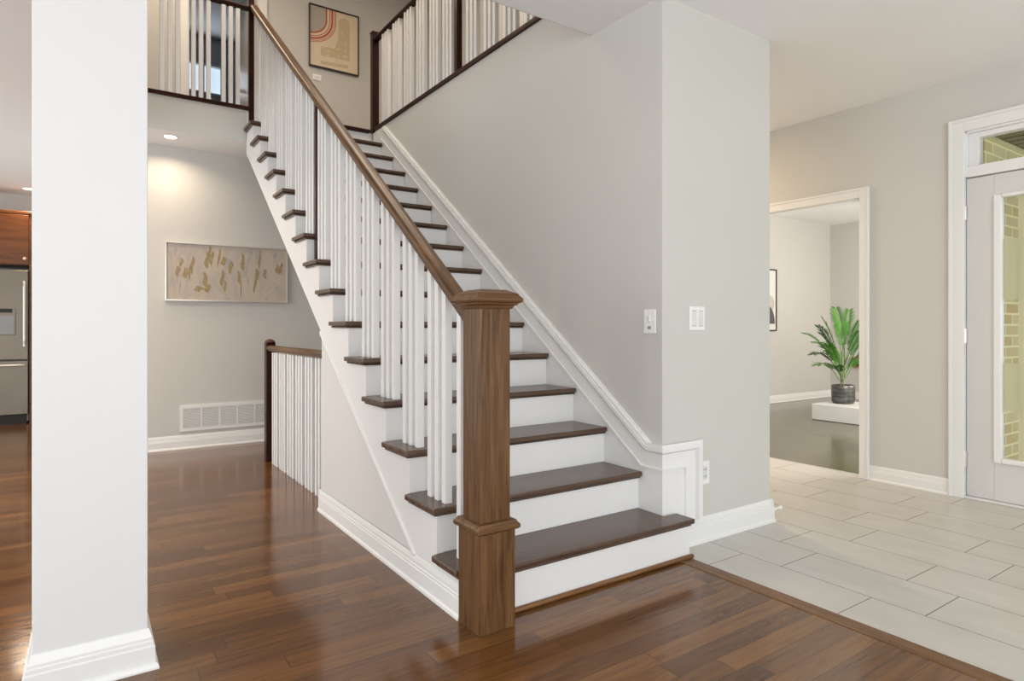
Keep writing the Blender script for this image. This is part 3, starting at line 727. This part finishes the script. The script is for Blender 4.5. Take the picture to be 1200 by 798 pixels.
# ------------------------------------------------------------------ kitchen
YR = 7.05; fx0, fx1 = -2.62, -1.70
fr_ = thing('refrigerator', 'stainless steel fridge with water dispenser in the kitchen behind the column', 'refrigerator', (-2.16, YR+.3, 0))
boxes('body', [(fx0, fx1, YR+.05, YK-.02, .02, 1.765)], 'grey_plastic', fr_, bevel=.004)
mid = (fx0+fx1)/2
boxes('toe_kick', [(fx0+.02, fx1-.02, YR+.02, YR+.05, 0.0, .10)], 'black_plastic', fr_)
boxes('door', [(fx0+.002, mid-.2, YR, YR+.05, .735, 1.765)], 'steel', fr_, bevel=.008)
rd = boxes('door', [(mid-.196, fx1-.002, YR, YR+.05, .735, 1.765)], 'steel', fr_, bevel=.008)
fd = boxes('freezer_drawer', [(fx0+.002, fx1-.002, YR, YR+.05, .105, .725)], 'steel', fr_, bevel=.008)
bm = BM(); xh = -1.735
tube(bm, [(xh, YR-.0005, .92), (xh, YR-.05, .90), (xh, YR-.055, .95), (xh, YR-.055, 1.58), (xh, YR-.05, 1.63), (xh, YR-.0005, 1.61)], .014, 10); obj('handle', bm, 'silver_frame', rd)
bm = BM(); tube(bm, [(fx0+.06, YR-.0005, .675), (fx0+.06, YR-.05, .675), (fx0+.1, YR-.055, .675), (fx1-.1, YR-.055, .675), (fx1-.04, YR-.05, .675), (fx1-.04, YR-.0005, .675)], .014, 10); obj('handle', bm, 'silver_frame', fd)
dp = boxes('dispenser', [(-2.06, -1.815, YR-.012, YR-.0005, 1.02, 1.33)], 'steel', rd, bevel=.004)
dp2 = boxes('dispenser_bay', [(-2.04, -1.832, YR-.016, YR-.0125, 1.03, 1.24)], 'grey_plastic', rd, bevel=.003)
boxes('display', [(-2.04, -1.845, YR-.016, YR-.0125, 1.275, 1.32)], 'black_plastic', rd)
cb = thing('kitchen_cabinet', 'glossy reddish brown cabinet above the stainless fridge', 'cabinet', (-2.16, YR+.4, 1.8))
boxes('body', [(fx0-.02, -1.675, YR+.06, YK-.005, 1.83, 2.42)], 'cherry_cabinet', cb, bevel=.003)
boxes('cornice', [(fx0-.03, -1.66, YR+.045, YK-.005, 2.42, 2.455)], 'cherry_cabinet', cb, bevel=.006)
boxes('door', [(fx0, mid-.2, YR+.04, YR+.0595, 1.84, 2.41)], 'cherry_cabinet', cb, bevel=.003)
cd = boxes('door', [(mid-.196, -1.70, YR+.04, YR+.0595, 1.84, 2.41)], 'cherry_cabinet', cb, bevel=.003)
bm = BM(); lathe(bm, [(.006, 0), (.006, -.016), (.017, -.022), (.017, -.030), (.006, -.035)], (-1.735, YR+.04, 1.905), 'y', 16); obj('knob', bm, 'brass_knob', cd)
pn = tag(boxes('fridge_panel', [(-1.694, -1.668, YR+.03, YK-.005, 0, 1.825)], 'cherry_cabinet', bevel=.002), 'tall narrow reddish brown end panel right of the fridge', 'cabinet panel')

# ------------------------------------------------------------------ family room
pl = tag(boxes('white_plinth', [(6.085, 6.72, .5, 2.12, 0, .19)], 'plinth_white', bevel=.008), 'low white plinth on the dark floor under the potted palm', 'plinth')
fw = thing('wall_fireplace', 'black panel with a copper edge on the far wall behind the palm', 'fireplace', (8.70, 2.4, .49))
boxes('panel', [(8.68, 8.709, 1.6, 2.95, .515, .625)], 'black_plastic', fw)
boxes('frame', [(8.67, 8.709, 1.58, 1.6, .49, .65), (8.67, 8.709, 2.95, 2.972, .49, .65), (8.67, 8.709, 1.6, 2.95, .49, .515), (8.67, 8.709, 1.6, 2.95, .625, .65)], 'copper_edge', fw)
PX, PY, PZ = 6.43, 1.92, .19
pt = thing('potted_palm', 'green potted palm in a dark grey round pot on the white plinth', 'plant', (PX, PY, PZ))
bm = BM(); lathe(bm, [(.10, .0005), (.122, .01), (.130, .05), (.130, .19), (.128, .212), (.124, .222), (.114, .222), (.113, .19)], (PX, PY, PZ), 'z', 36); o = obj('pot', bm, 'pot_metal', pt, smooth=True)
m = o.modifiers.new('edges', 'EDGE_SPLIT'); m.split_angle = R(50)
bm = BM(); lathe(bm, [(.113, .18), (.113, .195), (.05, .203)], (PX, PY, PZ), 'z', 24); obj('soil', bm, 'soil', pt)
rv = Vector((math.cos(.6), -math.sin(.6), 0)); fv = Vector((math.sin(.6), math.cos(.6), 0))   # picture right / away, at the plant
def frond(base, tip, sag, nl, ll, mat):
    base = Vector(base); tip = Vector(tip); bm = BM(); S = 18; path = []
    mid_ = base*.45+tip*.55+Vector((0, 0, sag))
    for i in range(S+1):
        t = i/S; path.append((1-t)**2*base+2*t*(1-t)*mid_+t*t*tip)
    tube(bm, path, [.0042*(1-.8*i/S)+.0008 for i in range(S+1)], 6)
    for i in range(nl):
        t = .32+.68*i/(nl-1); f = t*S; k = min(int(f), S-1); p = path[k].lerp(path[k+1], f-k); d = (path[k+1]-path[k]).normalized()
        side = d.cross(Vector((0, 0, 1)));
        if side.length < .05: side = Vector((1, 0, 0))
        side.normalize(); up = side.cross(d)
        L_ = ll*(math.sin(PI*min(1, (t-.2)/.9))*.75+.3)
        for s in (-1, 1):
            dirn = (side*s*.8+d*.75+up*random.uniform(.05, .3)).normalized(); nrm = dirn.cross(d).normalized()
            wv_ = dirn.cross(nrm).normalized()*(.0075+.003*random.random())
            e = p+dirn*L_+Vector((0, 0, -.22*L_)); m1 = p+dirn*L_*.35
            th_ = nrm*.0008
            up_ = [p+th_, m1+wv_+th_, e, m1-wv_+th_]; lo_ = [p-th_, m1+wv_-th_, e-th_*.2, m1-wv_-th_]
            U_ = [bm.verts.new(v) for v in up_]; D_ = [bm.verts.new(v) for v in lo_]
            bm.faces.new(U_); bm.faces.new(D_[::-1])
            for q in range(4): bm.faces.new((U_[q], D_[q], D_[(q+1) % 4], U_[(q+1) % 4]))
    obj('frond', bm, mat, pt)
stems = []
for i, (a, b) in enumerate(((-.03, -.02), (.03, .015), (.0, .03))):
    b0 = Vector((PX+a, PY+b, PZ+.195)); t0 = Vector((PX, PY, PZ+.62))+rv*(a*.8)+fv*b
    bm = BM(); tube(bm, [b0, b0.lerp(t0, .5)+Vector((a*.2, 0, 0)), t0], [.009, .008, .006], 8); obj('stem', bm, 'stem_green', pt); stems.append(t0)
FR = [(-.42, .74, .14, .42), (-.41, .60, .16, .38), (-.36, .84, .12, .46), (-.36, .47, .12, .32), (-.30, .93, .08, .48), (-.20, 1.03, .05, .55), (-.09, 1.12, .02, .62), (.03, 1.15, .0, .66), (.11, 1.12, .02, .6), (.20, .98, .05, .52),
      (.32, .90, .08, .46), (.36, .74, .10, .40), (.30, .52, .10, .34), (-.20, .46, .09, .30), (.16, .56, .09, .34), (-.14, .72, .08, .44), (.08, .86, .05, .5), (-.05, .60, .09, .36), (.24, .80, .06, .44), (-.22, .84, .06, .46), (.02, .96, .03, .56), (-.27, .70, .09, .38)]
for i, (u, h_, sag, bz) in enumerate(FR):
    dv = random.uniform(-.24, .24)
    tip = Vector((PX, PY, PZ+h_))+rv*u+fv*dv
    b0 = stems[i % 3]; base = Vector((PX+(b0.x-PX)*.6, PY+(b0.y-PY)*.6, PZ+bz-.04))+rv*u*.12
    frond(base, tip, sag+.03, 17, .14, 'leaf_light' if i % 3 != 1 else 'leaf_dark')
